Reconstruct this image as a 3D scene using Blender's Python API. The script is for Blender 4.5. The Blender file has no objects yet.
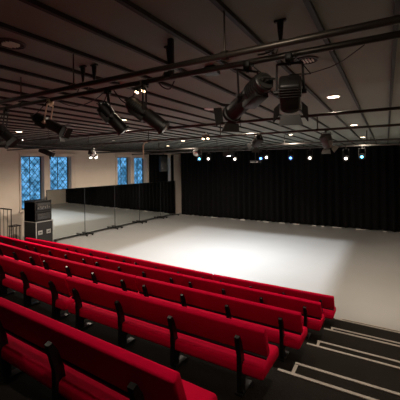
import bpy, bmesh, math, random
from mathutils import Vector, Matrix, Euler
random.seed(7)
C = bpy.context.scene.collection
PI = math.pi
V = Vector

# ------------------------------------------------------------------ materials
def mat(name, col, rough=0.6, metal=0.0, noise=0.0, nscale=8.0, bump=0.0, bscale=60.0, sheen=0.0, spec=0.5, col2=None):
    m = bpy.data.materials.new(name); m.use_nodes = True
    nt = m.node_tree; b = nt.nodes['Principled BSDF']
    b.inputs['Base Color'].default_value = (*col, 1)
    b.inputs['Roughness'].default_value = rough
    b.inputs['Metallic'].default_value = metal
    b.inputs['Specular IOR Level'].default_value = spec
    if sheen:
        b.inputs['Sheen Weight'].default_value = sheen
        b.inputs['Sheen Roughness'].default_value = 0.4
        b.inputs['Sheen Tint'].default_value = (1, .35, .4, 1)
    tc = nt.nodes.new('ShaderNodeTexCoord')
    if noise:
        n = nt.nodes.new('ShaderNodeTexNoise'); n.inputs['Scale'].default_value = nscale
        n.inputs['Detail'].default_value = 6
        nt.links.new(tc.outputs['Object'], n.inputs['Vector'])
        mx = nt.nodes.new('ShaderNodeMix'); mx.data_type = 'RGBA'
        c2 = col2 or tuple(c * (1 - noise) for c in col)
        mx.inputs[6].default_value = (*col, 1); mx.inputs[7].default_value = (*c2, 1)
        nt.links.new(n.outputs['Fac'], mx.inputs[0])
        nt.links.new(mx.outputs[2], b.inputs['Base Color'])
    if bump:
        n2 = nt.nodes.new('ShaderNodeTexNoise'); n2.inputs['Scale'].default_value = bscale
        n2.inputs['Detail'].default_value = 4
        nt.links.new(tc.outputs['Object'], n2.inputs['Vector'])
        bp = nt.nodes.new('ShaderNodeBump'); bp.inputs['Strength'].default_value = bump
        bp.inputs['Distance'].default_value = 0.01
        nt.links.new(n2.outputs['Fac'], bp.inputs['Height'])
        nt.links.new(bp.outputs['Normal'], b.inputs['Normal'])
    return m

def emit(name, col, strength):
    m = bpy.data.materials.new(name); m.use_nodes = True
    b = m.node_tree.nodes['Principled BSDF']
    b.inputs['Base Color'].default_value = (*col, 1)
    b.inputs['Emission Color'].default_value = (*col, 1)
    b.inputs['Emission Strength'].default_value = strength
    return m

M = {
 'red': mat('red_velour', (0.70, 0.001, 0.042), 0.9, noise=0.2, nscale=5, bump=0.25, bscale=180, spec=0.05),
 'black': mat('black_metal', (0.012, 0.011, 0.011), 0.42, metal=0.3, noise=0.3),
 'lamp': mat('lamp_black_paint', (0.0075, 0.0068, 0.0062), 0.5, metal=0.0, noise=0.4, nscale=14),
 'lampgrey': mat('lamp_worn_grey', (0.07, 0.066, 0.06), 0.45, metal=0.5, noise=0.5, nscale=14),
 'steel': mat('bare_steel', (0.42, 0.38, 0.33), 0.32, metal=0.9, noise=0.3),
 'pipe': mat('dark_pipe', (0.07, 0.06, 0.05), 0.38, metal=0.6, noise=0.4, nscale=5),
 'greypipe': mat('grey_pipe', (0.07, 0.064, 0.06), 0.45, metal=0.5, noise=0.4, nscale=5),
 'ceil': mat('ceiling_board', (0.235, 0.256, 0.228), 0.8, noise=0.25, nscale=0.6, bump=0.1, bscale=30, spec=0.25),
 'batten': mat('black_batten', (0.007, 0.006, 0.006), 0.7),
 'cream': mat('cream_plaster', (0.80, 0.70, 0.59), 0.85, noise=0.14, nscale=2.0, bump=0.15, bscale=25),
 'frame': mat('cream_window_stone', (0.76, 0.65, 0.55), 0.75, noise=0.2, nscale=3, bump=0.2, bscale=30),
 'lead': mat('dark_lead', (0.018, 0.022, 0.026), 0.6, metal=0.3),
 'stage': mat('grey_dance_vinyl', (0.35, 0.352, 0.348), 0.42, noise=0.10, nscale=1.2, bump=0.05, bscale=20, spec=0.4),
 'tier': mat('dark_brown_carpet', (0.014, 0.0105, 0.007), 0.9, noise=0.45, nscale=7, bump=0.5, bscale=120, spec=0.2),
 'strip': mat('pale_edge_strip', (0.58, 0.53, 0.46), 0.7, noise=0.45, nscale=14),
 'curtain': mat('black_curtain', (0.0042, 0.0040, 0.0044), 0.9, noise=0.3, nscale=3, spec=0.15),
 'caseblack': mat('case_black', (0.009, 0.0085, 0.0085), 0.65, noise=0.3),
 'alu': mat('aluminium', (0.55, 0.54, 0.52), 0.35, metal=0.7, noise=0.2),
 'tan': mat('tan_rod', (0.50, 0.38, 0.27), 0.5, metal=0.2),
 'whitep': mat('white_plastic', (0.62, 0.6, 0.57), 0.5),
 'vent': mat('pale_vent', (0.32, 0.30, 0.28), 0.5),
 'display': mat('rack_dark_panel', (0.03, 0.03, 0.03), 0.3),
 'warm': emit('warm_diffuser', (1.0, 0.78, 0.52), 14),
 'bulb': emit('warm_bulb', (1.0, 0.68, 0.40), 7),
 'cool': emit('lens_white', (1.0, 0.90, 0.76), 8),
 'blue': emit('lens_blue', (0.08, 0.24, 1.0), 9),
 'teal': emit('lens_cyan', (0.10, 0.55, 1.0), 9),
}
def mirror_mat():
    m = bpy.data.materials.new('mirror_silver'); m.use_nodes = True
    b = m.node_tree.nodes['Principled BSDF']
    b.inputs['Base Color'].default_value = (0.80, 0.83, 0.81, 1)
    b.inputs['Metallic'].default_value = 1; b.inputs['Roughness'].default_value = 0.02
    return m
M['vent'].node_tree.nodes['Principled BSDF'].inputs['Base Color'].default_value = (.7, .67, .63, 1)
M['mirror'] = mirror_mat()
def glass_mat():
    m = bpy.data.materials.new('old_window_glass'); m.use_nodes = True
    nt = m.node_tree; nt.nodes.remove(nt.nodes['Principled BSDF'])
    out = nt.nodes['Material Output']
    t = nt.nodes.new('ShaderNodeBsdfTransparent'); t.inputs['Color'].default_value = (0.82, 0.92, 1, 1)
    g = nt.nodes.new('ShaderNodeBsdfGlossy'); g.inputs['Roughness'].default_value = 0.05
    fr = nt.nodes.new('ShaderNodeFresnel'); fr.inputs['IOR'].default_value = 1.35
    mx = nt.nodes.new('ShaderNodeMixShader')
    nt.links.new(fr.outputs[0], mx.inputs[0]); nt.links.new(t.outputs[0], mx.inputs[1]); nt.links.new(g.outputs[0], mx.inputs[2])
    nt.links.new(mx.outputs[0], out.inputs['Surface'])
    return m
M['glass'] = glass_mat()
M['lens'] = mat('pale_glass_lens', (0.45, 0.42, 0.38), 0.12, metal=0.5)

# ------------------------------------------------------------------ mesh helpers
def frame_to(axis, up=V((0, 0, 1))):
    z = V(axis).normalized()
    if abs(z.dot(up)) > 0.98: up = V((0, 1, 0))
    x = up.cross(z).normalized(); y = z.cross(x)
    return Matrix((x, y, z)).transposed()

class MB:
    def __init__(self): self.bm = bmesh.new()
    def _mark(self): return set(self.bm.verts)
    def box(self, c, s, rot=None, bev=0.0, seg=2):
        b = bmesh.new(); bmesh.ops.create_cube(b, size=1)
        for v in b.verts: v.co = V((v.co.x * s[0], v.co.y * s[1], v.co.z * s[2]))
        if bev: bmesh.ops.bevel(b, geom=b.edges[:], offset=bev, segments=seg, profile=0.5, affect='EDGES')
        R = Euler(rot).to_matrix() if isinstance(rot, tuple) else rot
        for v in b.verts:
            co = R @ v.co if R is not None else v.co
            v.co = co + V(c)
        self._merge(b); return self
    def _merge(self, b):
        me = bpy.data.meshes.new('tmp'); b.to_mesh(me); b.free()
        self.bm.from_mesh(me); bpy.data.meshes.remove(me)
    def lathe(self, p, axis, prof, n=20, cap=True):
        # prof: list of (distance along axis, radius)
        R = frame_to(axis); rings = []
        for d, r in prof:
            rings.append([self.bm.verts.new(V(p) + R @ V((r * math.cos(2 * PI * i / n), r * math.sin(2 * PI * i / n), d))) for i in range(n)])
        for a, b in zip(rings, rings[1:]):
            for i in range(n):
                self.bm.faces.new((a[i], a[(i + 1) % n], b[(i + 1) % n], b[i]))
        if cap:
            self.bm.faces.new(rings[0][::-1]); self.bm.faces.new(rings[-1])
        return self
    def cyl(self, a, b, r, n=14, r2=None):
        a, b = V(a), V(b); L = (b - a).length
        return self.lathe(a, b - a, [(0, r), (L, r if r2 is None else r2)], n)
    def tube(self, pts, r, n=8):
        pts = [V(p) for p in pts]; rings = []; up = None
        for i, p in enumerate(pts):
            t = (pts[min(i + 1, len(pts) - 1)] - pts[max(i - 1, 0)]).normalized()
            if up is None:
                up = V((0, 0, 1)) if abs(t.z) < 0.9 else V((0, 1, 0))
            x = up.cross(t).normalized(); y = t.cross(x); up = y
            rings.append([self.bm.verts.new(p + x * r * math.cos(2 * PI * k / n) + y * r * math.sin(2 * PI * k / n)) for k in range(n)])
        for a, b in zip(rings, rings[1:]):
            for k in range(n): self.bm.faces.new((a[k], a[(k + 1) % n], b[(k + 1) % n], b[k]))
        self.bm.faces.new(rings[0][::-1]); self.bm.faces.new(rings[-1])
        return self
    def sweep(self, prof, x0, x1):
        # closed (y, z) outline pushed along x
        a = [self.bm.verts.new((x0, y, z)) for y, z in prof]; b = [self.bm.verts.new((x1, y, z)) for y, z in prof]
        n = len(prof)
        for i in range(n): self.bm.faces.new((a[i], a[(i + 1) % n], b[(i + 1) % n], b[i]))
        self.bm.faces.new(a[::-1]); self.bm.faces.new(b)
        return self
    def quad(self, pts, th):
        # a plate of thickness th from four corner points
        pts = [V(p) for p in pts]; n = (pts[1] - pts[0]).cross(pts[2] - pts[0]).normalized() * th / 2
        a = [self.bm.verts.new(p + n) for p in pts]; b = [self.bm.verts.new(p - n) for p in pts]
        k = len(pts)
        self.bm.faces.new(a); self.bm.faces.new(b[::-1])
        for i in range(k): self.bm.faces.new((a[i], b[i], b[(i + 1) % k], a[(i + 1) % k]))
        return self
    def build(self, name, m, parent=None, smooth=True):
        bmesh.ops.recalc_face_normals(self.bm, faces=self.bm.faces[:])
        me = bpy.data.meshes.new(name); self.bm.to_mesh(me); self.bm.free()
        me.materials.append(M[m])
        if smooth:
            for p in me.polygons: p.use_smooth = True
            me.set_sharp_from_angle(angle=math.radians(38))
        o = bpy.data.objects.new(name, me); C.objects.link(o)
        if parent: o.parent = parent
        return o

def tag(o, label=None, cat=None, group=None, kind=None):
    if label: o['label'] = label
    if cat: o['category'] = cat
    if group: o['group'] = group
    if kind: o['kind'] = kind
    return o
def empty(name, loc, rz=0, label=None, cat=None, group=None):
    o = bpy.data.objects.new(name, None); C.objects.link(o)
    o.location = loc; o.rotation_euler = (0, 0, rz); o.empty_display_size = 0.1
    return tag(o, label, cat, group)
def struct(o): o['kind'] = 'structure'; return o
def copy_tree(o, parent=None):
    c = o.copy(); C.objects.link(c)
    if parent: c.parent = parent
    for ch in list(o.children): copy_tree(ch, c)
    return c

# ------------------------------------------------------------------ key sizes
D = 1.25; RISE = 0.3673; YA = 6.706; ZC = 4.42
CAM = V((0, 0, 3.404))
WALL_A = math.atan2(0.108, 0.994)           # the window wall leans a little into the room
WO = V((-14.1, 9.2, 0)); WT = V((math.sin(WALL_A), math.cos(WALL_A), 0)); WN = V((math.cos(WALL_A), -math.sin(WALL_A), 0))
def wp(s, off=0, z=0): return WO + WT * s + WN * off + V((0, 0, z))
WR = Matrix((WT, -WN, V((0, 0, 1)))).transposed()   # local x along the wall, y out of the room

# ------------------------------------------------------------------ room shell
struct(MB().box((-6.3, 9, -0.1), (16.4, 25.4, 0.2)).build('floor', 'stage'))
struct(MB().box((-6.3, 9, ZC + 0.1), (16.4, 25.4, 0.2)).build('ceiling', 'ceil'))
struct(MB().box((-6.3, 21.4, 2.21), (16.4, 0.3, 4.42)).build('wall_back', 'cream'))
struct(MB().box((-6.3, -3.4, 2.21), (16.4, 0.3, 4.42)).build('wall_rear', 'cream'))
struct(MB().box((1.45, 9, 2.21), (0.3, 24.5, 4.42)).build('wall_right', 'cream'))

# left wall with two double window openings and a far slit
wins = [(-1.02, 0.02, 1.5, 3.96), (0.31, 1.42, 1.5, 3.99), (4.36, 5.36, 1.5, 4.0), (5.63, 6.66, 1.5, 4.01), (8.66, 8.98, 1.0, 4.0)]
TH = 0.36
w = MB()
def wseg(s0, s1, z0, z1):
    w.box(wp((s0 + s1) / 2, -TH / 2, (z0 + z1) / 2), (s1 - s0, TH, z1 - z0), WR)
edges = [-12.8] + [e for a in wins for e in a[:2]] + [12.3]
for i in range(0, len(edges), 2): wseg(edges[i], edges[i + 1], 0, ZC)
for s0, s1, z0, z1 in wins:
    wseg(s0, s1, 0, z0); wseg(s0, s1, z1, ZC)
struct(w.build('wall_left', 'cream', smooth=False))
# cream stone surrounds round each window pair, with a thin hood mould
def surround(n, s0, s1, openings, z0, z1):
    m = MB(); pr = 0.05
    m.box(wp((s0 + s1) / 2, pr / 2, z1 + 0.045), (s1 - s0, pr, 0.12), WR, 0.008)
    m.box(wp((s0 + s1) / 2, pr * 0.9, z1 + 0.13), (s1 - s0 + 0.12, pr * 1.8, 0.05), WR, 0.008)
    m.box(wp((s0 + s1) / 2, pr * 0.8, z0 - 0.05), (s1 - s0 + 0.06, pr * 1.6, 0.08), WR, 0.008)
    last = s0
    for a, b in openings + [(s1, None)]:
        m.box(wp((last + a) / 2, pr / 2, (z0 + z1) / 2), (max(a - last, 0.02), pr, z1 - z0 + 0.02), WR, 0.006)
        last = b
    struct(m.build('trim_%d' % n, 'frame'))
surround(1, -1.09, 1.66, [(-1.02, 0.02), (0.31, 1.42)], 1.5, 3.97)
surround(2, 4.22, 6.80, [(4.36, 5.36), (5.63, 6.66)], 1.5, 4.0)
# leaded windows
for i, (s0, s1, z0, z1) in enumerate(wins):
    W = s1 - s0; H = z1 - z0; dep = -0.27
    root = bpy.data.objects.new('window_%d' % (i + 1), None); C.objects.link(root); root.location = wp((s0 + s1) / 2, dep, z0); struct(root)
    o = root.location
    def q(s, off, z): return wp(s, off, z) - o
    g = MB().box(q((s0 + s1) / 2, dep - 0.012, (z0 + z1) / 2), (W, 0.008, H), WR).build('pane', 'glass', root)
    f = MB()
    for s in (s0 + 0.02, s1 - 0.02): f.box(q(s, dep, (z0 + z1) / 2), (0.04, 0.05, H), WR)
    for z in (z0 + 0.02, z1 - 0.02): f.box(q((s0 + s1) / 2, dep, z), (W, 0.05, 0.04), WR)
    if W > 0.5:
        f.box(q((s0 + s1) / 2, dep, (z0 + z1) / 2), (0.02, 0.04, H), WR)
        for k in (1, 2, 3): f.box(q((s0 + s1) / 2, dep, z0 + H * k / 4), (W, 0.045, 0.011), WR)
    f.build('window_frame', 'lead', root)
    if W > 0.5:
        l = MB(); st = 0.27; slope = 1.25
        kmin = int(-H / st) - 2
        for sg in (1, -1):
            c = -H * 2
            while c < W + H * 2:
                # line s = c + sg * t, z = slope * t, clipped to the window
                t0, t1 = 0, H / slope
                if sg == 1: a, b = max(t0, -c), min(t1, W - c)
                else: a, b = max(t0, c - W), min(t1, c)
                if b > a + 0.02:
                    l.cyl(q(s0 + c + sg * a, dep + 0.004, z0 + slope * a), q(s0 + c + sg * b, dep + 0.004, z0 + slope * b), 0.0115, 5)
                c += st
        l.build('leaded_lattice', 'lead', root)

# ceiling battens
k = 0
x = 0.07
n = 3
while x > -13.9:
    y1 = 21.2
    struct(MB().box((x, (y1 - 3.2) / 2, ZC - 0.016), (0.034, y1 + 3.2, 0.032)).build('trim_%d' % n, 'batten', smooth=False))
    x -= 0.4755; n += 1
for x in [0.07 + 0.4755 * i for i in range(1, 3)]:
    struct(MB().box((x, 9, ZC - 0.016), (0.034, 24.4, 0.032)).build('trim_%d' % n, 'batten', smooth=False)); n += 1
# dark bulkhead where the ceiling meets the window wall
struct(MB().box(wp(-0.2, 0.14, ZC - 0.06), (24.6, 0.26, 0.12), WR).build('trim_%d' % n, 'batten', smooth=False)); n += 1

# ------------------------------------------------------------------ seating tiers and steps
XS = -0.86; XL = -11.45; XR = 1.28
for k in range(1, 8):
    yf = YA - (k - 1) * D; z = RISE * k; y0 = yf - D if k < 7 else -3.2
    t = struct(MB().box(((XL + XR) / 2, (yf + y0) / 2, z / 2), (XR - XL, yf - y0, z)).build('floor_tier', 'tier', smooth=False))
    MB().box(((XS - 0.045 + XR) / 2, yf - 0.017, z + 0.003), (XR - XS + 0.045, 0.034, 0.008)).build('edge_strip', 'strip', t, False)
names = ['lowest dark step block with pale edge, on the stage floor', 'dark step block with pale edge, second up from the stage',
         'dark step block with pale edge, third up from the stage', 'dark step block with pale edge, nearest and highest in view']
for k in range(1, 5):
    yf = YA - (k - 1) * D; zt = RISE * (k - 0.5); zb = RISE * (k - 1); s = 0.4735
    L = XR - XS - 0.1
    r = empty('step_block', (XS + L / 2, yf + s / 2, zb), 0, names[k - 1], 'step', 'step blocks on the right aisle')
    MB().box((0, 0.001, (zt - zb) / 2), (L, s - 0.002, zt - zb)).build('tread_box', 'tier', r, False)
    MB().box((0, s / 2 - 0.017, zt - zb + 0.003), (L, 0.034, 0.008)).box((-L / 2 + 0.02, -0.022, zt - zb + 0.003), (0.034, s - 0.044, 0.008)).build('edge_strip', 'strip', r, False)

# ------------------------------------------------------------------ benches
BL = 2.53
def make_bench():
    r = empty('theatre_bench', (0, 0, 0))
    back = MB().box((0, 0, 0), (BL - 0.002, 0.062, 0.265), None, 0.015, 3)
    R = Euler((math.radians(20), 0, 0)).to_matrix()
    for v in back.bm.verts: v.co = R @ v.co + V((0, -0.435, 0.463))
    back.build('backrest', 'red', r)
    seat = MB().box((0, 0, 0), (BL - 0.034, 0.44, 0.105), None, 0.032, 4)
    R2 = Euler((math.radians(-2), 0, 0)).to_matrix()
    for v in seat.bm.verts: v.co = R2 @ v.co + V((0, -0.275, 0.205))
    seat.build('seat_cushion', 'red', r)
    MB().box((0, -0.30, 0.135), (BL - 0.12, 0.06, 0.04), None, 0.006).build('seat_rail', 'black', r)
    MB().box((0, -0.398, 0.327), (BL - 0.03, 0.058, 0.024), (math.radians(20), 0, 0), 0.003).build('back_gap_shade', 'black', r)  # black strip added to draw the dark shadow line in the gap under the backrest
    for off in (0.225, 0.92, 1.615, 2.31):
        px = BL / 2 - off
        prof_b = [(-0.515, 0.0), (-0.512, 0.20), (-0.515, 0.33), (-0.545, 0.44), (-0.560, 0.50)]
        prof_f = [(-0.532, 0.512), (-0.495, 0.45), (-0.455, 0.33), (-0.435, 0.20), (-0.425, 0.0)]
        p = MB().sweep(prof_b + prof_f, px - 0.021, px + 0.021)
        p.box((px, -0.33, 0.115), (0.034, 0.30, 0.035), None, 0.004)
        p.box((px, -0.47, 0.17), (0.036, 0.05, 0.05), None, 0.004)
        po = p.build('post', 'black', r)
        MB().box((px, -0.42, 0.008), (0.075, 0.22, 0.016), None, 0.004).box((px + 0.026, -0.50, 0.028), (0.018, 0.024, 0.026), None, 0.004).build('foot_plate', 'black', po)
    return r
joints = {1: [6.24, 6.24, 6.34, 6.45, 6.44], 2: [4.96, 5.0, 5.02, 5.15, 5.27], 3: [3.68, 3.70, 3.75, 3.93, 4.1],
          4: [2.45, 2.47, 2.62, 2.78], 5: [1.17, 1.26, 1.40]}
rown = {1: 'front row', 2: 'second row from the stage', 3: 'third row from the stage', 4: 'fourth row from the stage', 5: 'nearest row at the photo bottom'}
place = {1: ['right end bench beside the steps, %s', 'second bench from the steps, %s', 'third bench from the steps, %s', 'left end bench near the flight case, %s'],
         2: ['right end bench beside the steps, %s', 'second bench from the steps, %s', 'third bench from the steps, %s', 'fourth bench from the steps, left photo edge, %s'],
         3: ['right end bench beside the steps, %s', 'second bench from the steps, %s', 'third bench from the steps, left photo edge, %s'],
         4: ['right end bench beside the steps, %s', 'second bench from the steps, left photo edge, %s'],
         5: ['only bench plainly in view, %s', 'second bench, beyond the left photo edge, %s']}
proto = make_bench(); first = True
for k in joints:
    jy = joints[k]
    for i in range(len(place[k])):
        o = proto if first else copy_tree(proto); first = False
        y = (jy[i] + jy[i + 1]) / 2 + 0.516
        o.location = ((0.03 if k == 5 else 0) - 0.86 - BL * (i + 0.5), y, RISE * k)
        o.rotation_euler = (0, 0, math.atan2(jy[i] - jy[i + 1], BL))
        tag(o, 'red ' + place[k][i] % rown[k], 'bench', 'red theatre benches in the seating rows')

# ------------------------------------------------------------------ curtains
def curtain(name, pts_fn, width, h, zb, label, folds=3.2, amp=0.09):
    bm = bmesh.new(); nx = int(width * 26); rows = [0, 0.03, 0.12, 0.5, 0.97, 1.0]; grid = []
    ph = random.random() * 6
    for j, t in enumerate(rows):
        row = []
        for i in range(nx + 1):
            u = width * i / nx
            a = amp * (math.sin(u * folds * 2 * PI / 1.15 + ph + 0.7 * math.sin(u * 0.9)) + 0.4 * math.sin(u * folds * 4.7 + 1.3)) * (1 - 0.25 * t)
            b = 0.018 * math.sin(u * 5.1 + ph) + 0.014 * math.sin(u * 13.7) if j < 2 else 0
            p = pts_fn(u, a); p.z = zb + (h - zb) * t + max(b, -0.015)
            row.append(bm.verts.new(p))
        grid.append(row)
    for a, b in zip(grid, grid[1:]):
        for i in range(nx): bm.faces.new((a[i], a[i + 1], b[i + 1], b[i]))
    me = bpy.data.meshes.new(name); bm.to_mesh(me); bm.free(); me.materials.append(M['curtain'])
    for p in me.polygons: p.use_smooth = True
    o = bpy.data.objects.new(name, me); C.objects.link(o)
    s = o.modifiers.new('thick', 'SOLIDIFY'); s.thickness = 0.012
    return tag(o, label, 'curtain')
stage = curtain('stage_curtain', lambda u, a: V((-12.47 + u, 18.42 + a, 0)), 13.6, 4.33, 0.05, 'full width black pleated curtain across the back of the stage')
curtain('side_curtain', lambda u, a: wp(6.84 + u, 0.085 + a * 0.5, 0), 1.78, 4.2, 0.06, 'short black curtain on the left wall behind the mirrors', amp=0.06)
curtain('side_curtain', lambda u, a: wp(9.0 + u, 0.085 + a * 0.4, 0), 0.27, 4.2, 0.06, 'very narrow black curtain between the pale slit and the cream wall end', amp=0.05)
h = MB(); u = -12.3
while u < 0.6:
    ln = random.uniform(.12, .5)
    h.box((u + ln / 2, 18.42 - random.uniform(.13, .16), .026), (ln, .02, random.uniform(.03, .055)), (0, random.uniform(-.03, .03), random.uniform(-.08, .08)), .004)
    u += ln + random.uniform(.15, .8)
h.build('hem_fleck', 'whitep', stage)  # short pale pieces of uneven length along the curtain foot

# ------------------------------------------------------------------ mirrors on wheels
MA = PI / 2 - math.radians(2.6)              # the row of mirrors stands almost square to the stage curtain
def mp(s): return V((-13.22, 8.78, 0)) + V((math.cos(MA), math.sin(MA), 0)) * (s + 0.42)
seams = [-0.42, 1.58, 3.54, 5.48, 7.45, 9.06]
mlab = ['tall rolling mirror panel nearest the flight case', 'tall rolling mirror panel, second from the flight case', 'tall rolling mirror panel in the middle of the five',
        'tall rolling mirror panel, second from the black curtain', 'tall rolling mirror panel next to the black stage curtain']
for i in range(5):
    s0, s1 = seams[i] + 0.006, seams[i + 1] - 0.006; W = s1 - s0
    r = empty('mirror_panel', mp((s0 + s1) / 2), MA, mlab[i], 'mirror', 'rolling mirrors along the left wall')
    # local x along the mirror, -y towards the stage
    MB().box((0, 0, 1.24), (W - 0.02, 0.012, 2.27)).build('mirror_glass', 'mirror', r, False)
    f = MB().box((0, 0.03, 1.24), (W, 0.04, 2.31))
    f.box((0, 0, 2.393), (W, 0.03, 0.014)).box((0, 0, 0.095), (W, 0.03, 0.02))
    for sx in (-1, 1): f.box((sx * (W / 2 - 0.005), 0, 1.24), (0.01, 0.022, 2.30))
    f.build('frame', 'lead', r, False)
    for sx in (-1, 1):
        b = MB().box((sx * (W / 2 - 0.16), -0.12, 0.075), (0.10, 0.62, 0.04), None, 0.006).build('base_foot', 'black', r)
        for sy in (-0.38, 0.13):
            c = V((sx * (W / 2 - 0.16), sy, 0.03))
            MB().cyl(c + V((-0.02, 0, 0)), c + V((0.02, 0, 0)), 0.03, 12).box(c + V((0, 0, 0.02)), (0.05, 0.03, 0.03)).build('caster', 'black', b)

# ------------------------------------------------------------------ left side furniture
# flight case
fx0, fx1, fy0, fy1, fh = -13.05, -12.2, 7.62, 8.38, 1.21
cx, cy = (fx0 + fx1) / 2, (fy0 + fy1) / 2; LX, LY = fx1 - fx0, fy1 - fy0
r = empty('flight_case', (cx, cy, 0), 0, 'black flight case with silver edges under the control rack', 'case')
MB().box((0, 0, 0.10 + (fh - 0.1) / 2), (LX - 0.02, LY - 0.02, fh - 0.1)).build('body', 'caseblack', r, False)
e = MB()
for sx in (-1, 1):
    for sy in (-1, 1): e.box((sx * (LX / 2 - 0.012), sy * (LY / 2 - 0.012), 0.1 + (fh - 0.1) / 2), (0.03, 0.03, fh - 0.1), None, 0.004)
    for z in (0.115, fh - 0.015):
        e.box((sx * (LX / 2 - 0.012), 0, z), (0.03, LY, 0.03), None, 0.004); e.box((0, sx * (LY / 2 - 0.012), z), (LX, 0.03, 0.03), None, 0.004)
e.build('edge_trim', 'alu', r)
for sy in (-0.2, 0.17):
    la = MB().box((LX / 2, sy, 0.76), (0.016, 0.19, 0.17), None, 0.01).build('latch_plate', 'alu', r)
    MB().box((LX / 2 + 0.012, sy, 0.76), (0.014, 0.10, 0.04), None, 0.004).build('latch', 'caseblack', la)
for sx in (-1, 1):
    for sy in (-1, 1):
        c = V((sx * (LX / 2 - 0.12), sy * (LY / 2 - 0.12), 0.05))
        MB().cyl(c + V((-0.02, 0, 0)), c + V((0.02, 0, 0)), 0.05, 14).box(c + V((0, 0, 0.035)), (0.06, 0.06, 0.03)).build('caster', 'black', r)
# rack on top of the case
rh = 0.83
r = empty('control_rack', (cx, cy - 0.02, fh), 0, 'black equipment rack with sloping top standing on the flight case', 'equipment rack')
lx, ly = LX - 0.06, LY - 0.05
b = MB().box((-0.03, 0, rh / 2 - 0.03), (lx - 0.06, ly, rh - 0.06))
for sy in (-1, 1): b.box((0, sy * (ly / 2 - 0.015), rh / 2), (lx, 0.03, rh), None, 0.008)
b.box((0, 0, 0.02), (lx, ly, 0.04)).box((0, 0, 0.40), (lx, ly, 0.05))
b.quad([(-lx / 2, -ly / 2, rh), (-lx / 2, ly / 2, rh), (0.0, ly / 2, rh - 0.05), (0.0, -ly / 2, rh - 0.05)], 0.03)
b.quad([(0.0, -ly / 2, rh - 0.05), (0.0, ly / 2, rh - 0.05), (lx / 2, ly / 2, rh + 0.01), (lx / 2, -ly / 2, rh + 0.01)], 0.03)
b.build('housing', 'caseblack', r, False)
pn = MB().box((lx / 2 - 0.01, 0.02, 0.60), (0.02, ly * 0.82, 0.26), None, 0.004).build('mixer_panel', 'display', r)
kn = MB()
for i in range(7): kn.box((lx / 2 + 0.008, -0.24 + 0.08 * i, 0.56 + 0.03 * (i % 2)), (0.02, 0.022, 0.05 + 0.03 * (i % 3)), None, 0.003)
kn.build('fader_row', 'steel', pn)
pn = MB().box((lx / 2 - 0.01, 0.02, 0.20), (0.02, ly * 0.82, 0.26), None, 0.004).build('amplifier_panel', 'display', r)
kn = MB()
for i in range(5): kn.lathe((lx / 2 + 0.0, -0.22 + 0.11 * i, 0.13 + 0.07 * (i % 2)), (1, 0, 0), [(0, 0.022), (0.02, 0.02)], 10)
kn.build('knob_row', 'lampgrey', pn)
# small black table beside the case
r = empty('side_table', (-13.25, 7.35, 0), 0, 'small black table between the railing and the flight case', 'table')
MB().box((0, 0, 1.03), (0.34, 0.34, 0.04), None, 0.006).build('table_top', 'black', r)
for sx in (-1, 1):
    for sy in (-1, 1): MB().cyl((sx * 0.14, sy * 0.14, 0), (sx * 0.14, sy * 0.14, 1.02), 0.018, 10).build('leg', 'black', r)
# landing and railing by the left wall
struct(MB().box((-13.35, 6.55, 0.22), (1.75, 1.3, 0.44)).build('floor_landing', 'tier', smooth=False))
r = empty('railing', (-13.62, 7.12, 0.44), 0, 'black metal railing with upright bars at the left photo edge', 'railing')
MB().box((0, 0, 1.30), (1.14, 0.045, 0.045), None, 0.006).box((0, 0, 0.12), (1.14, 0.03, 0.03)).build('rail', 'black', r)
for i in range(5):
    th = 0.02 if i in (0, 4) else 0.011
    MB().cyl((-0.55 + 0.275 * i, 0, 0.0 if i in (0, 4) else 0.12), (-0.55 + 0.275 * i, 0, 1.29), th, 8).build('baluster', 'black', r)

# ------------------------------------------------------------------ pipes
def pipe(name, a, b, r, label, m='pipe', hang=None, hr=0.010, cat='pipe', group='lighting pipes under the ceiling'):
    a, b = V(a), V(b)
    root = empty(name, (a + b) / 2, 0, label, cat, group); o = root.location
    MB().cyl(a - o, b - o, r, 16).build('tube', m, root)
    for t in hang or []:
        p = a.lerp(b, t) - o
        h = MB().cyl(p + V((0, 0, r * 0.6)), p + V((0, 0, ZC - (a.z))), hr, 8)
        h.lathe(p, (b - a), [(-0.02, r + 0.008), (0.02, r + 0.008)], 14)
        h.build('hanger_rod', m, root)
    return root
PZ = 4.105
def fr(x, a, b): return (x - a) / (b - a)
XA, XB = -12.6, 1.26
pipe('lighting_pipe', (XA, 1.82, PZ), (XB, 1.82, PZ), 0.021, 'dark steel lighting pipe, uppermost and nearest of all the ceiling pipes', hang=[fr(v, XA, XB) for v in (0.8, -0.88, -2.34, -4.3, -6.3)], hr=0.006)
pipe('lighting_pipe', (XA, 2.03, PZ), (XB, 2.03, PZ), 0.021, 'dark steel lighting pipe carrying the big spotlights, just behind the nearest pipe', hang=[fr(v, XA, XB) for v in (1.0, -3.5, -5.5)], hr=0.006)
pipe('lighting_pipe', (XA, 4.72, PZ), (XB, 4.72, PZ), 0.022, 'grey lighting pipe above the front bench rows, third from the camera', 'greypipe', hang=[fr(v, XA, XB) for v in (-2.15, -4.6, -7)], hr=0.008)
pipe('lighting_pipe', (XA, 6.75, PZ), (XB, 6.75, PZ), 0.024, 'dark lighting pipe over the stage front, fourth from the camera', hang=[fr(v, XA, XB) for v in (-1.2, -3.4, -5.6, -8)], hr=0.012)
pipe('lighting_pipe', (XA, 10.8, 4.11), (XB, 10.8, 4.11), 0.032, 'grey lighting pipe over mid stage, second from the back', 'greypipe', hang=[fr(v, XA, XB) for v in (-0.5, -3, -5.6, -8.4)], hr=0.013)
pipe('lighting_pipe', (XA, 13.7, 4.12), (XB, 13.7, 4.12), 0.036, 'grey lighting pipe with the row of lit lamps, farthest back', 'greypipe', hang=[fr(v, XA, XB) for v in (-0.5, -3, -5.6, -8.4)], hr=0.014)
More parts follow.
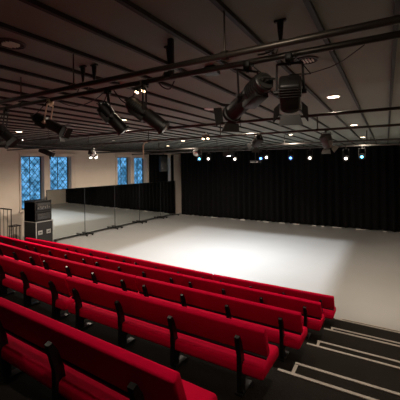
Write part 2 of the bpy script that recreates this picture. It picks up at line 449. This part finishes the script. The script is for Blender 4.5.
pipe('side_pipe', (-11.0, 4.6, 4.22), (-10.55, 14.2, 4.22), 0.025, 'dark pipe running along the cream window wall above the windows', hang=[0.1, 0.25, 0.4, 0.55, 0.8], hr=0.012)
# rigging points: cap on the ceiling, tapered body, thin rod to the pipe
def rig(x, y, ytop, label):
    r = empty('rigging_point', (x, ytop, ZC), 0, label, 'ceiling mount', 'rigging points on the ceiling')
    MB().box((0, 0, -0.008), (0.085, 0.03, 0.016), None, 0.004).lathe((0, 0, -0.01), (0, 0, -1), [(0, 0.026), (0.07, 0.02), (0.13, 0.012), (0.15, 0.006)], 12).build('mount_body', 'lamp', r)
    MB().cyl((0, 0, -0.15), (0, y - ytop, PZ - ZC), 0.004, 6).build('drop_rod', 'pipe', r)
rig(-2.61, 2.05, 2.14, 'black tapered rigging mount on the ceiling, left one of the left pair')
rig(-2.48, 2.05, 2.17, 'black tapered rigging mount on the ceiling, right one of the left pair')
rig(-1.57, 2.05, 2.17, 'black tapered rigging mount on the ceiling beside a square drop bracket')
rig(-0.63, 2.05, 2.20, 'black tapered rigging mount on the ceiling above the large open spotlight')
r = empty('drop_bracket', (-1.47, 2.06, ZC), 0, 'thick black drop bracket from ceiling to pipe, centre left', 'bracket')
MB().box((0, 0, -0.15), (0.04, 0.04, 0.30), None, 0.004).build('bracket_stem', 'lamp', r)
MB().box((0, -0.02, -0.30), (0.055, 0.09, 0.05), None, 0.006).build('pipe_clamp', 'lamp', r)
r = empty('sensor_box', (-1.53, 2.86, ZC), 0, 'small black box fixed to the ceiling beside the long spotlight', 'sensor')
MB().box((0, 0, -0.045), (0.14, 0.12, 0.07), None, 0.012).build('housing', 'lamp', r)
MB().box((0, 0, -0.006), (0.10, 0.09, 0.012)).build('mount_plate', 'black', r)
# cables
def cable(pts, r, label, m='black'):
    out = []
    P = [V(p) for p in pts]
    for i in range(len(P) - 1):
        p0, p1, p2, p3 = P[max(i - 1, 0)], P[i], P[i + 1], P[min(i + 2, len(P) - 1)]
        for j in range(8):
            t = j / 8
            out.append(0.5 * ((2 * p1) + (p2 - p0) * t + (2 * p0 - 5 * p1 + 4 * p2 - p3) * t * t + (3 * p1 - p0 - 3 * p2 + p3) * t ** 3))
    out.append(P[-1])
    return tag(MB().tube(out, r, 6).build('cable', m), label, 'cable')
cable([(-0.72, 1.99, 4.13), (-0.62, 1.95, 4.12), (-0.55, 1.9, 4.15), (-0.5, 1.84, 4.13)], 0.006, 'short black cable looping between the two nearest pipes')
cable([(-1.62, 2.05, 4.13), (-1.58, 2.08, 4.06), (-1.50, 2.08, 4.03), (-1.44, 2.06, 4.08)], 0.005, 'thin black cable drooping under the pipe by the drop bracket')
cable([(-2.1, 2.03, 4.12), (-2.02, 2.06, 4.0), (-1.94, 2.08, 3.96), (-1.87, 2.06, 4.02), (-1.82, 2.04, 4.12)], 0.005, 'black cable slack between the two centre left spotlights')
cable([(-3.0, 2.05, 4.13), (-2.7, 2.1, 4.02), (-2.4, 2.1, 4.05), (-2.16, 2.04, 4.12)], 0.005, 'black cable hanging left of the centre spotlights')
cable([(-0.14, 3.0, ZC - 0.008), (-0.4, 3.15, ZC - 0.10), (-0.75, 3.35, ZC - 0.10), (-1.0, 3.6, ZC - 0.09)], 0.004, 'thin dark cable across the ceiling near the round vent')

# ------------------------------------------------------------------ spotlights
def arrow(a, b): return (V(b) - V(a)).normalized()
def spotlight(name, clamp, rear, front, rad, label, doors=True, lens='lens', cat='spotlight', group='theatre spotlights', body='lamp', yokem='lamp', hook=True, long=True, pz=None, face=None, accent=None):
    clamp, rear, front = V(clamp), V(rear), V(front)
    root = empty(name, clamp, 0, label, cat, group)
    a, b = rear - clamp, front - clamp
    ax = (b - a).normalized(); L = (b - a).length
    side = ax.cross(V((0, 0, 1)));
    if side.length < 0.2: side = V((1, 0, 0))
    side.normalize(); up = side.cross(ax).normalized()
    n = 18
    if long:
        bo = MB().lathe(a, ax, [(0, rad * .90), (L * .012, rad * .98), (L * .06, rad), (L * .36, rad * 1.02), (L * .40, rad * .80), (L * .46, rad * .80)], n)
        for i in range(5): bo.lathe(a + ax * L * (.08 + .05 * i), ax, [(0, rad * 1.08), (L * .018, rad * 1.08)], n)
        bo.box(a + ax * L * .30 - up * rad * .6, (rad * 1.5, rad * 1.2, L * .36), frame_to(ax), 0.006)
        bo.build('lamp_house', body, root)
        MB().lathe(a, ax, [(L * .44, rad * .86), (L * .47, rad * .95), (L * .92, rad * .95), (L * .93, rad * 1.12), (L * .99, rad * 1.12), (L, rad * 1.0), (L * .97, rad * .9), (L * .95, rad * .2)], n).build('lens_tube', body, root)
        rc = MB().lathe(a, -ax, [(-.002, rad * .86), (.008, rad * .84), (.008, rad * .62), (.002, rad * .60), (.002, rad * .30), (.03, rad * .26), (.032, rad * .1)], n)
        rc.tube([a + side * rad * .7, a + side * rad * .7 - ax * .035, a - side * rad * .7 - ax * .035, a - side * rad * .7], .006, 6)
        rc.build('rear_cap', 'lampgrey', root)
        sh = MB()
        for sg in (-1, 1): sh.box(a + ax * L * .44 + side * sg * rad * 1.0, (rad * .7, rad * .12, rad * .5), frame_to(ax), 0.003)
        sh.build('shutter_handle', yokem, root)
    else:
        bo = MB().box(a + ax * L * .45, (rad * 1.9, rad * 1.9, L * .9), frame_to(ax, V(up)), rad * .25, 3)
        for i in range(4): bo.box(a + ax * L * (.12 + .09 * i), (rad * 2.02, rad * 2.02, L * .03), frame_to(ax, V(up)), 0.003)
        bo.lathe(a, ax, [(L * .85, rad * .95), (L * .97, rad * 1.02), (L, rad * .95)], n)
        bo.build('lamp_house', body, root)
    MB().lathe(a, ax, [(L * .975, rad * .82), (L * 1.0, rad * .80), (L * 1.0 + rad * .12, rad * .45), (L * 1.0 + rad * .15, rad * .05)], n).build('lens', lens, root)
    # yoke
    piv = a + ax * L * .42; w_ = rad * 1.22
    top = V((0, 0, -0.035)); y = MB()
    sd = side if abs(side.z) < .8 else V((1, 0, 0))
    for sg in (-1, 1):
        p0 = piv + sd * sg * w_; p1 = top + sd * sg * w_ * 0.95
        y.cyl(p0, p1, 0.0075 if rad > .05 else 0.006, 8)
        y.lathe(p0 - sd * sg * 0.012, sd * sg, [(0, 0.016), (0.03, 0.016)], 10)
    y.cyl(top - sd * w_ * .97, top + sd * w_ * .97, 0.0085, 8)
    y.build('yoke', yokem, root)
    MB().box((0, 0, 0.0), (0.045, 0.06, 0.06), None, 0.008).cyl((0, 0, -0.01), (0, 0, -0.05), 0.011, 10).box((0.03, 0, -0.005), (0.03, 0.014, 0.014), None, 0.003).build('hook_clamp', yokem, root)
    if doors:
        F = b + ax * rad * .05
        for k in range(4):
            d0 = [up, side, -up, -side][k]; t = [side, up, side, up][k]
            ang = [0.75, 0.55, 0.85, 0.6][k]; ln = rad * 1.0
            h = F + d0 * rad * 1.08; e = h + (ax * math.cos(ang) + d0 * math.sin(ang)) * ln
            MB().quad([h - t * rad * .85, h + t * rad * .85, e + t * rad * 1.15, e - t * rad * 1.15], 0.006).build('barn_door', accent if (accent and k == 1) else body, root, False)
    # supply lead
    tail = a - ax * 0.01
    pts = [tail, tail - ax * 0.05 + V((0, 0, -0.02)), (tail + top) / 2 + sd * w_ * 1.5 + V((0, 0, -0.03)), top + sd * 0.05 + V((0, 0, 0.03))]
    MB().tube(pts, 0.004, 6).build('supply_lead', 'black', root)
    return root
spotlight('profile_spotlight', (-0.81, 2.03, 4.085), (-0.67, 1.98, 3.95), (-1.05, 2.27, 3.805), 0.068, 'large black profile spotlight with barn doors, centre top, tilted to the lower left')
spotlight('fresnel_spotlight', (-0.525, 2.03, 4.085), (-0.51, 1.97, 3.93), (-0.545, 2.12, 3.785), 0.068, 'black boxy spotlight with barn doors pointing down, rightmost of the nearest ones', long=False)
spotlight('profile_spotlight', (-1.72, 2.03, 4.085), (-1.86, 2.00, 3.95), (-1.60, 2.15, 3.72), 0.062, 'long black profile spotlight hanging under a pair of lit bulbs', doors=False)
spotlight('profile_spotlight', (-2.15, 2.03, 4.085), (-2.20, 2.00, 3.95), (-2.07, 2.15, 3.73), 0.058, 'black profile spotlight left of the one under the lit bulbs', doors=False)
spotlight('profile_spotlight', (-2.98, 2.03, 4.085), (-3.19, 2.00, 3.94), (-2.94, 2.15, 3.79), 0.056, 'black profile spotlight on a tan bracket, above the left windows', doors=True, yokem='tan')
spotlight('profile_spotlight', (-3.80, 2.03, 4.085), (-3.92, 2.00, 3.89), (-3.83, 2.1, 3.74), 0.06, 'black spotlight cut by the left photo edge', doors=True)
spotlight('fresnel_spotlight', (-2.44, 6.75, 4.08), (-2.40, 6.68, 4.02), (-2.58, 6.85, 3.86), 0.085, 'worn dark spotlight with silvery frame on the fourth pipe, centre', long=False, body='lamp', yokem='steel')
spotlight('fresnel_spotlight', (-1.04, 6.75, 4.08), (-1.06, 6.70, 3.99), (-1.0, 6.84, 3.76), 0.088, 'grey boxy spotlight with pale door, right of centre over the stage', long=False, body='lampgrey', yokem='lampgrey', accent='steel')
spotlight('fresnel_spotlight', (-6.45, 10.8, 4.07), (-6.45, 10.86, 4.02), (-6.45, 10.62, 3.88), 0.13, 'small grey flood lamp above the left end of the lit lamp row', long=False, doors=False, body='lampgrey', yokem='steel')
# twin work lights
def twin(loc, label, m='bulb', cl=1.0, rot=0.0):
    r = empty('twin_lamp', loc, rot, label, 'lamp', 'twin bulb lamps')
    MB().box((0, 0, 0), (0.10 * cl, 0.025 * cl, 0.025 * cl), None, 0.004).cyl((0, 0, 0), (0, 0, 0.06 * cl), 0.008 * cl, 8).build('bracket', 'steel', r)
    for sx in (-1, 1):
        h = MB().lathe((sx * 0.035 * cl, 0.01 * cl, -0.005 * cl), (0, -0.6, -1), [(0, .012 * cl), (.02 * cl, .02 * cl), (.04 * cl, .022 * cl)], 12).build('lamp_head', 'lamp', r)
        MB().lathe((sx * 0.035 * cl, 0.01 * cl - 0.02 * cl, -0.005 * cl - 0.034 * cl), (0, -0.6, -1), [(0, .017 * cl), (.006 * cl, .015 * cl), (.009 * cl, .006 * cl)], 12).build('bulb', m, h)
twin((-1.735, 2.0, 4.06), 'pair of small warm bulbs on the pipe above the long spotlight')
twin((-3.77, 6.70, 4.14), 'pair of small warm bulbs on the pipe over the stage front', cl=1.9)
twin((-9.3, 8.05, 3.86), 'pair of bright white bulbs near the cream wall between the window pairs', 'cool', cl=2.6, rot=0.9)
spotlight('wall_spotlight', (-11.4, 7.4, 4.245), (-11.47, 7.35, 4.12), (-11.15, 7.6, 3.92), 0.095, 'small black spotlight hanging in front of the left window pair', doors=True, long=False, body='caseblack')
spotlight('wall_spotlight', (-9.35, 8.1, 4.1), (-9.5, 8.1, 4.02), (-9.25, 8.02, 3.85), 0.10, 'small black lamp housing behind the bright twin bulbs near the cream wall', doors=False, long=False)
pipe('cross_pipe', (-13.3, 7.4, 4.275), (-10.2, 7.4, 4.275), 0.02, 'short dark pipe carrying the small spotlight before the left windows', hang=[0.1, 0.9])
pipe('cross_pipe', (-12.2, 8.1, 4.16), (-8.6, 8.1, 4.16), 0.02, 'short dark pipe carrying the lamp before the cream wall', hang=[0.1, 0.9])
# back row of LED cans
leds = [(-8.07, 3.76, 'teal', 'lit cyan stage lamp at the left end of the back lamp row'),
        (-7.55, 3.75, 'cool', 'lit white stage lamp second from the left in the back lamp row'),
        (-6.13, 3.71, 'cool', 'lit white stage lamp third from the left in the back lamp row'),
        (-4.86, 3.71, 'blue', 'lit blue stage lamp left of the close white one, mid back row'),
        (-4.60, 3.75, 'cool', 'lit white stage lamp close beside a blue one, mid back row'),
        (-3.53, 3.70, 'blue', 'lit blue stage lamp standing alone right of the middle, back row'),
        (-2.74, 3.68, 'cool', 'lit white stage lamp between the lone blue lamp and the right pair'),
        (-1.37, 3.63, 'cool', 'lit white stage lamp second from the right in the back row'),
        (-0.81, 3.68, 'teal', 'lit cyan stage lamp at the right end of the back lamp row')]
for x, z, m, lab in leds:
    r = empty('stage_lamp', (x, 13.7, 4.08), 0, lab, 'stage lamp', 'lit stage lamps along the back')
    c = V((0, -0.02, z - 4.08 + 0.02)); ax = V((-x * 0.03, -1, -0.28)).normalized()
    MB().lathe(c - ax * 0.16, ax, [(0, .06), (.03, .09), (.22, .10), (.23, .115), (.26, .115), (.26, .099), (.235, .097)], 18).build('lamp_can', 'lamp', r)
    MB().lathe(c, ax, [(.08, .052), (.088, .048), (.10, .02)], 16).build('lens', m, r)
    y = MB()
    for sg in (-1, 1): y.cyl(c + V((sg * .11, 0, 0)), (sg * .11, 0, -0.07), .009, 8)
    y.cyl((-.115, 0, -.07), (.115, 0, -.07), .009, 8); y.build('yoke', 'lamp', r)
    MB().box((0, 0, 0), (.05, .07, .08), None, .008).cyl((0, 0, -.02), (0, 0, -.08), .014, 8).build('hook_clamp', 'lamp', r)
# flat projector under the back pipe
r = empty('projector', (-4.98, 13.28, 3.575), 0, 'flat pale grey projector hung below the back pipe', 'projector')
MB().box((0, 0, 0), (.40, .34, .12), None, .02).build('housing', 'lampgrey', r)
MB().lathe((.08, -.17, 0), (0, -1, 0), [(0, .04), (.03, .04), (.03, .03), (.02, .01)], 14).build('lens', 'display', r)
MB().cyl((0, 0, .05), (0, 0, .55), .018, 10).box((0, .06, .55), (.06, .2, .05)).box((0, .2, .55), (.05, .5, .03)).build('hanger', 'lamp', r)
MB().box((0, -.171, -.03), (.34, .006, .03)).build('vent_grille', 'whitep', r)
# loudspeaker in front of the side curtain
r = empty('loudspeaker', (-12.0, 15.85, ZC), 0.9, 'black loudspeaker hung from the ceiling above the last mirrors', 'loudspeaker')
MB().box((0, 0, -.86), (.46, .42, .95), None, .03).build('cabinet', 'caseblack', r)
MB().box((0, -.215, -.86), (.40, .012, .87), None, .004).build('grille', 'lamp', r)
MB().cyl((0, 0, -.5), (0, 0, 0), .03, 10).box((0, 0, -.46), (.3, .06, .06)).box((0, 0, -.02), (.2, .2, .04)).build('wall_bracket', 'black', r)
MB().lathe((-.1, -.222, -1.12), (0, -1, 0), [(0, .02), (.006, .018)], 10).build('badge', 'alu', r)
# bent tan conduit hanging from the ceiling
c = tag(MB().tube([(-5.30, 6.75, 4.13), (-5.42, 6.75, 4.13), (-5.6, 6.75, 4.10), (-5.74, 6.75, 4.06), (-5.79, 6.75, 4.0), (-5.79, 6.75, 3.80), (-5.80, 6.75, 3.62)], 0.018, 8).build('bent_rod', 'tan'), 'bent tan rod hanging from the fourth pipe left of centre', 'rod')

# ------------------------------------------------------------------ ceiling lights and vents
dl = [(-0.67, 5.07, 'lit ceiling downlight nearest the right, above the front benches'), (-0.71, 9.04, 'lit ceiling downlight right side, second one back'),
      (-0.75, 13.34, 'lit ceiling downlight right side, farthest back'), (-2.75, 10.6, 'lit ceiling downlight between the right pair column and the centre, over mid stage'),
      (-2.72, 6.82, 'lit ceiling downlight beside the tip of the large spotlight'), (-4.77, 4.98, 'lit ceiling downlight between the two centre left spotlights'),
      (-6.91, 10.43, 'lit ceiling downlight above the right end of the mirrors'), (-9.18, 12.52, 'small lit ceiling downlight above the far mirrors and loudspeaker'),
      (-9.02, 8.71, 'lit ceiling downlight in front of the second window pair'), (-8.70, 4.98, 'lit ceiling downlight above the first window pair, far left')]
def add_light(name, typ, loc, energy, col, parent=None, rot=(0, 0, 0), **kw):
    l = bpy.data.lights.new(name, typ); l.energy = energy; l.color = col
    for a, v in kw.items(): setattr(l, a, v)
    o = bpy.data.objects.new(name, l); C.objects.link(o); o.location = loc; o.rotation_euler = rot
    if parent: o.parent = parent
    return o
DLW = 92; DLL = 500; DL_FILL = 42
def downlight(x, y, lab, m='warm', on=True, p=DLW):
    r = empty('ceiling_downlight', (x, y, ZC), 0, lab, 'ceiling light', 'round downlights in the dark ceiling')
    MB().lathe((0, 0, 0), (0, 0, -1), [(0, .10), (.012, .098), (.016, .085), (.008, .078)], 24).build('trim_ring', 'vent', r)
    MB().lathe((0, 0, -.006), (0, 0, -1), [(0, .080), (.008, .076), (.011, .03)], 24).build('diffuser', m, r)
    if on: add_light('downlight_beam', 'SPOT', (0, 0, -0.13), p, (1, .84, .68), r, spot_size=3.0, spot_blend=0.5, shadow_soft_size=.08)
for x, y, lab in dl: downlight(x, y, lab, p=DLW if x > -8 else DLL)
for x, y, lab in [(-0.70, 1.05, 'added fill downlight over the seating, out of view, right column'), (-2.73, 2.9, 'added fill downlight over the seating, out of view, centre'),
                  (-4.77, 1.0, 'added fill downlight over the seating, out of view, left column')]: downlight(x, y, lab, p=DL_FILL)  # unseen downlights added as fill to brighten the nearest rows
downlight(-2.71, 4.94, 'unlit round ceiling fitting left of the large spotlight', 'vent', False)
def vent(x, y, lab):
    r = empty('ceiling_vent', (x, y, ZC), 0, lab, 'vent', 'round ceiling vents')
    MB().lathe((0, 0, 0), (0, 0, -1), [(0, .115), (.012, .11), (.014, .10), (.006, .096)], 28, False).build('ring', 'greypipe', r)
    MB().lathe((0, 0, 0), (0, 0, -1), [(0, .098), (.003, .098)], 24).build('backing', 'batten', r)
    s = MB()
    for k in range(-2, 3):
        hw = math.sqrt(.075 ** 2 - (k * .028) ** 2) * .8
        s.box((k * .028, 0, -.012), (.014, 2 * hw, .012), (0, .4, 0), .002)
    s.build('slats', 'vent', r, False)
vent(-0.655, 3.17, 'round slatted ceiling vent right of the boxy spotlight')
vent(-2.62, 1.44, 'round slatted ceiling vent at the left photo edge')

# ------------------------------------------------------------------ stage and house light
def aim(o, t):
    d = V(t) - o.location
    o.rotation_euler = d.to_track_quat('-Z', 'Y').to_euler()
WASH = 1800
COOL = (0.93, 0.96, 1.0); WARM = (1.0, 0.80, 0.60)
# a box flood with shutters on the mid stage pipe throws the straight-edged pool
bx, by, bz = -5.1, 10.8, 3.86
r = empty('shutter_flood', (bx, by, bz), 0, 'black box flood with shutters under the mid stage pipe, above the pale projector', 'flood light')
h = MB(); dz = 0.09; e = dz / bz
x0, x1, y0, y1 = (-9.6 - bx) * e, (-1.33 - bx) * e, (6.5 - by) * e, (15.48 - by) * e
for (a, b, c, d) in ((-.16, x0, -.16, .16), (x1, .16, -.16, .16), (x0, x1, -.16, y0), (x0, x1, y1, .16)):
    h.box(((a + b) / 2, (c + d) / 2, -dz), (b - a, d - c, .004))
h.build('shutter_frame', 'lamp', r, False)
h = MB()
for sx in (-1, 1): h.box((sx * .16, 0, -.02), (.008, .33, .15)).box((0, sx * .16, -.02), (.33, .008, .15))
h.box((0, 0, .055), (.33, .33, .008)).cyl((0, 0, .055), (0, 0, .24), .012, 8).build('lamp_house', 'lamp', r, False)
add_light('flood_beam', 'SPOT', (0, 0, 0), WASH, COOL, r, spot_size=3.0, spot_blend=0.1, shadow_soft_size=.006)
o = add_light('stage_key', 'SPOT', (-3.0, 6.9, 3.9), 130, COOL, spot_size=1.35, spot_blend=0.8, shadow_soft_size=.12); aim(o, (-5.8, 12.0, 0))
o = add_light('stage_warm', 'SPOT', (0.5, 6.9, 3.9), 330, WARM, spot_size=1.5, spot_blend=0.9, shadow_soft_size=.15); aim(o, (-0.2, 10.6, 0))

# ------------------------------------------------------------------ dusk outside
wd = bpy.data.worlds.new('dusk'); bpy.context.scene.world = wd; wd.use_nodes = True
nt = wd.node_tree; bg = nt.nodes['Background']
tc = nt.nodes.new('ShaderNodeTexCoord'); nz = nt.nodes.new('ShaderNodeTexNoise'); nz.inputs['Scale'].default_value = 70; nz.inputs['Detail'].default_value = 5
rp = nt.nodes.new('ShaderNodeValToRGB')
rp.color_ramp.elements[0].position = 0.38; rp.color_ramp.elements[0].color = (0.03, 0.115, 0.19, 1)
rp.color_ramp.elements[1].position = 0.62; rp.color_ramp.elements[1].color = (0.17, 0.42, 0.66, 1)
nt.links.new(tc.outputs['Generated'], nz.inputs['Vector']); nt.links.new(nz.outputs['Fac'], rp.inputs[0]); nt.links.new(rp.outputs[0], bg.inputs['Color'])
bg.inputs['Strength'].default_value = 1.5

# ------------------------------------------------------------------ camera
cam = bpy.data.cameras.new('camera'); co = bpy.data.objects.new('camera', cam); C.objects.link(co)
F = 316.33
cam.sensor_width = 36; cam.sensor_fit = 'HORIZONTAL'; cam.lens = F / 400 * 36
cam.shift_y = -(200 - 166.0) / 400
cam.clip_start = 0.05
yaw, roll = 0.53247, -0.01207
co.matrix_world = Matrix.Translation(CAM) @ Matrix.Rotation(yaw, 4, 'Z') @ Matrix.Rotation(PI / 2, 4, 'X') @ Matrix.Rotation(roll, 4, 'Z')
sc = bpy.context.scene; sc.camera = co
sc.view_settings.view_transform = 'Standard'; sc.view_settings.look = 'None'
sc.view_settings.gamma = 1; sc.view_settings.exposure = 0.0; sc.view_settings.use_curve_mapping = False
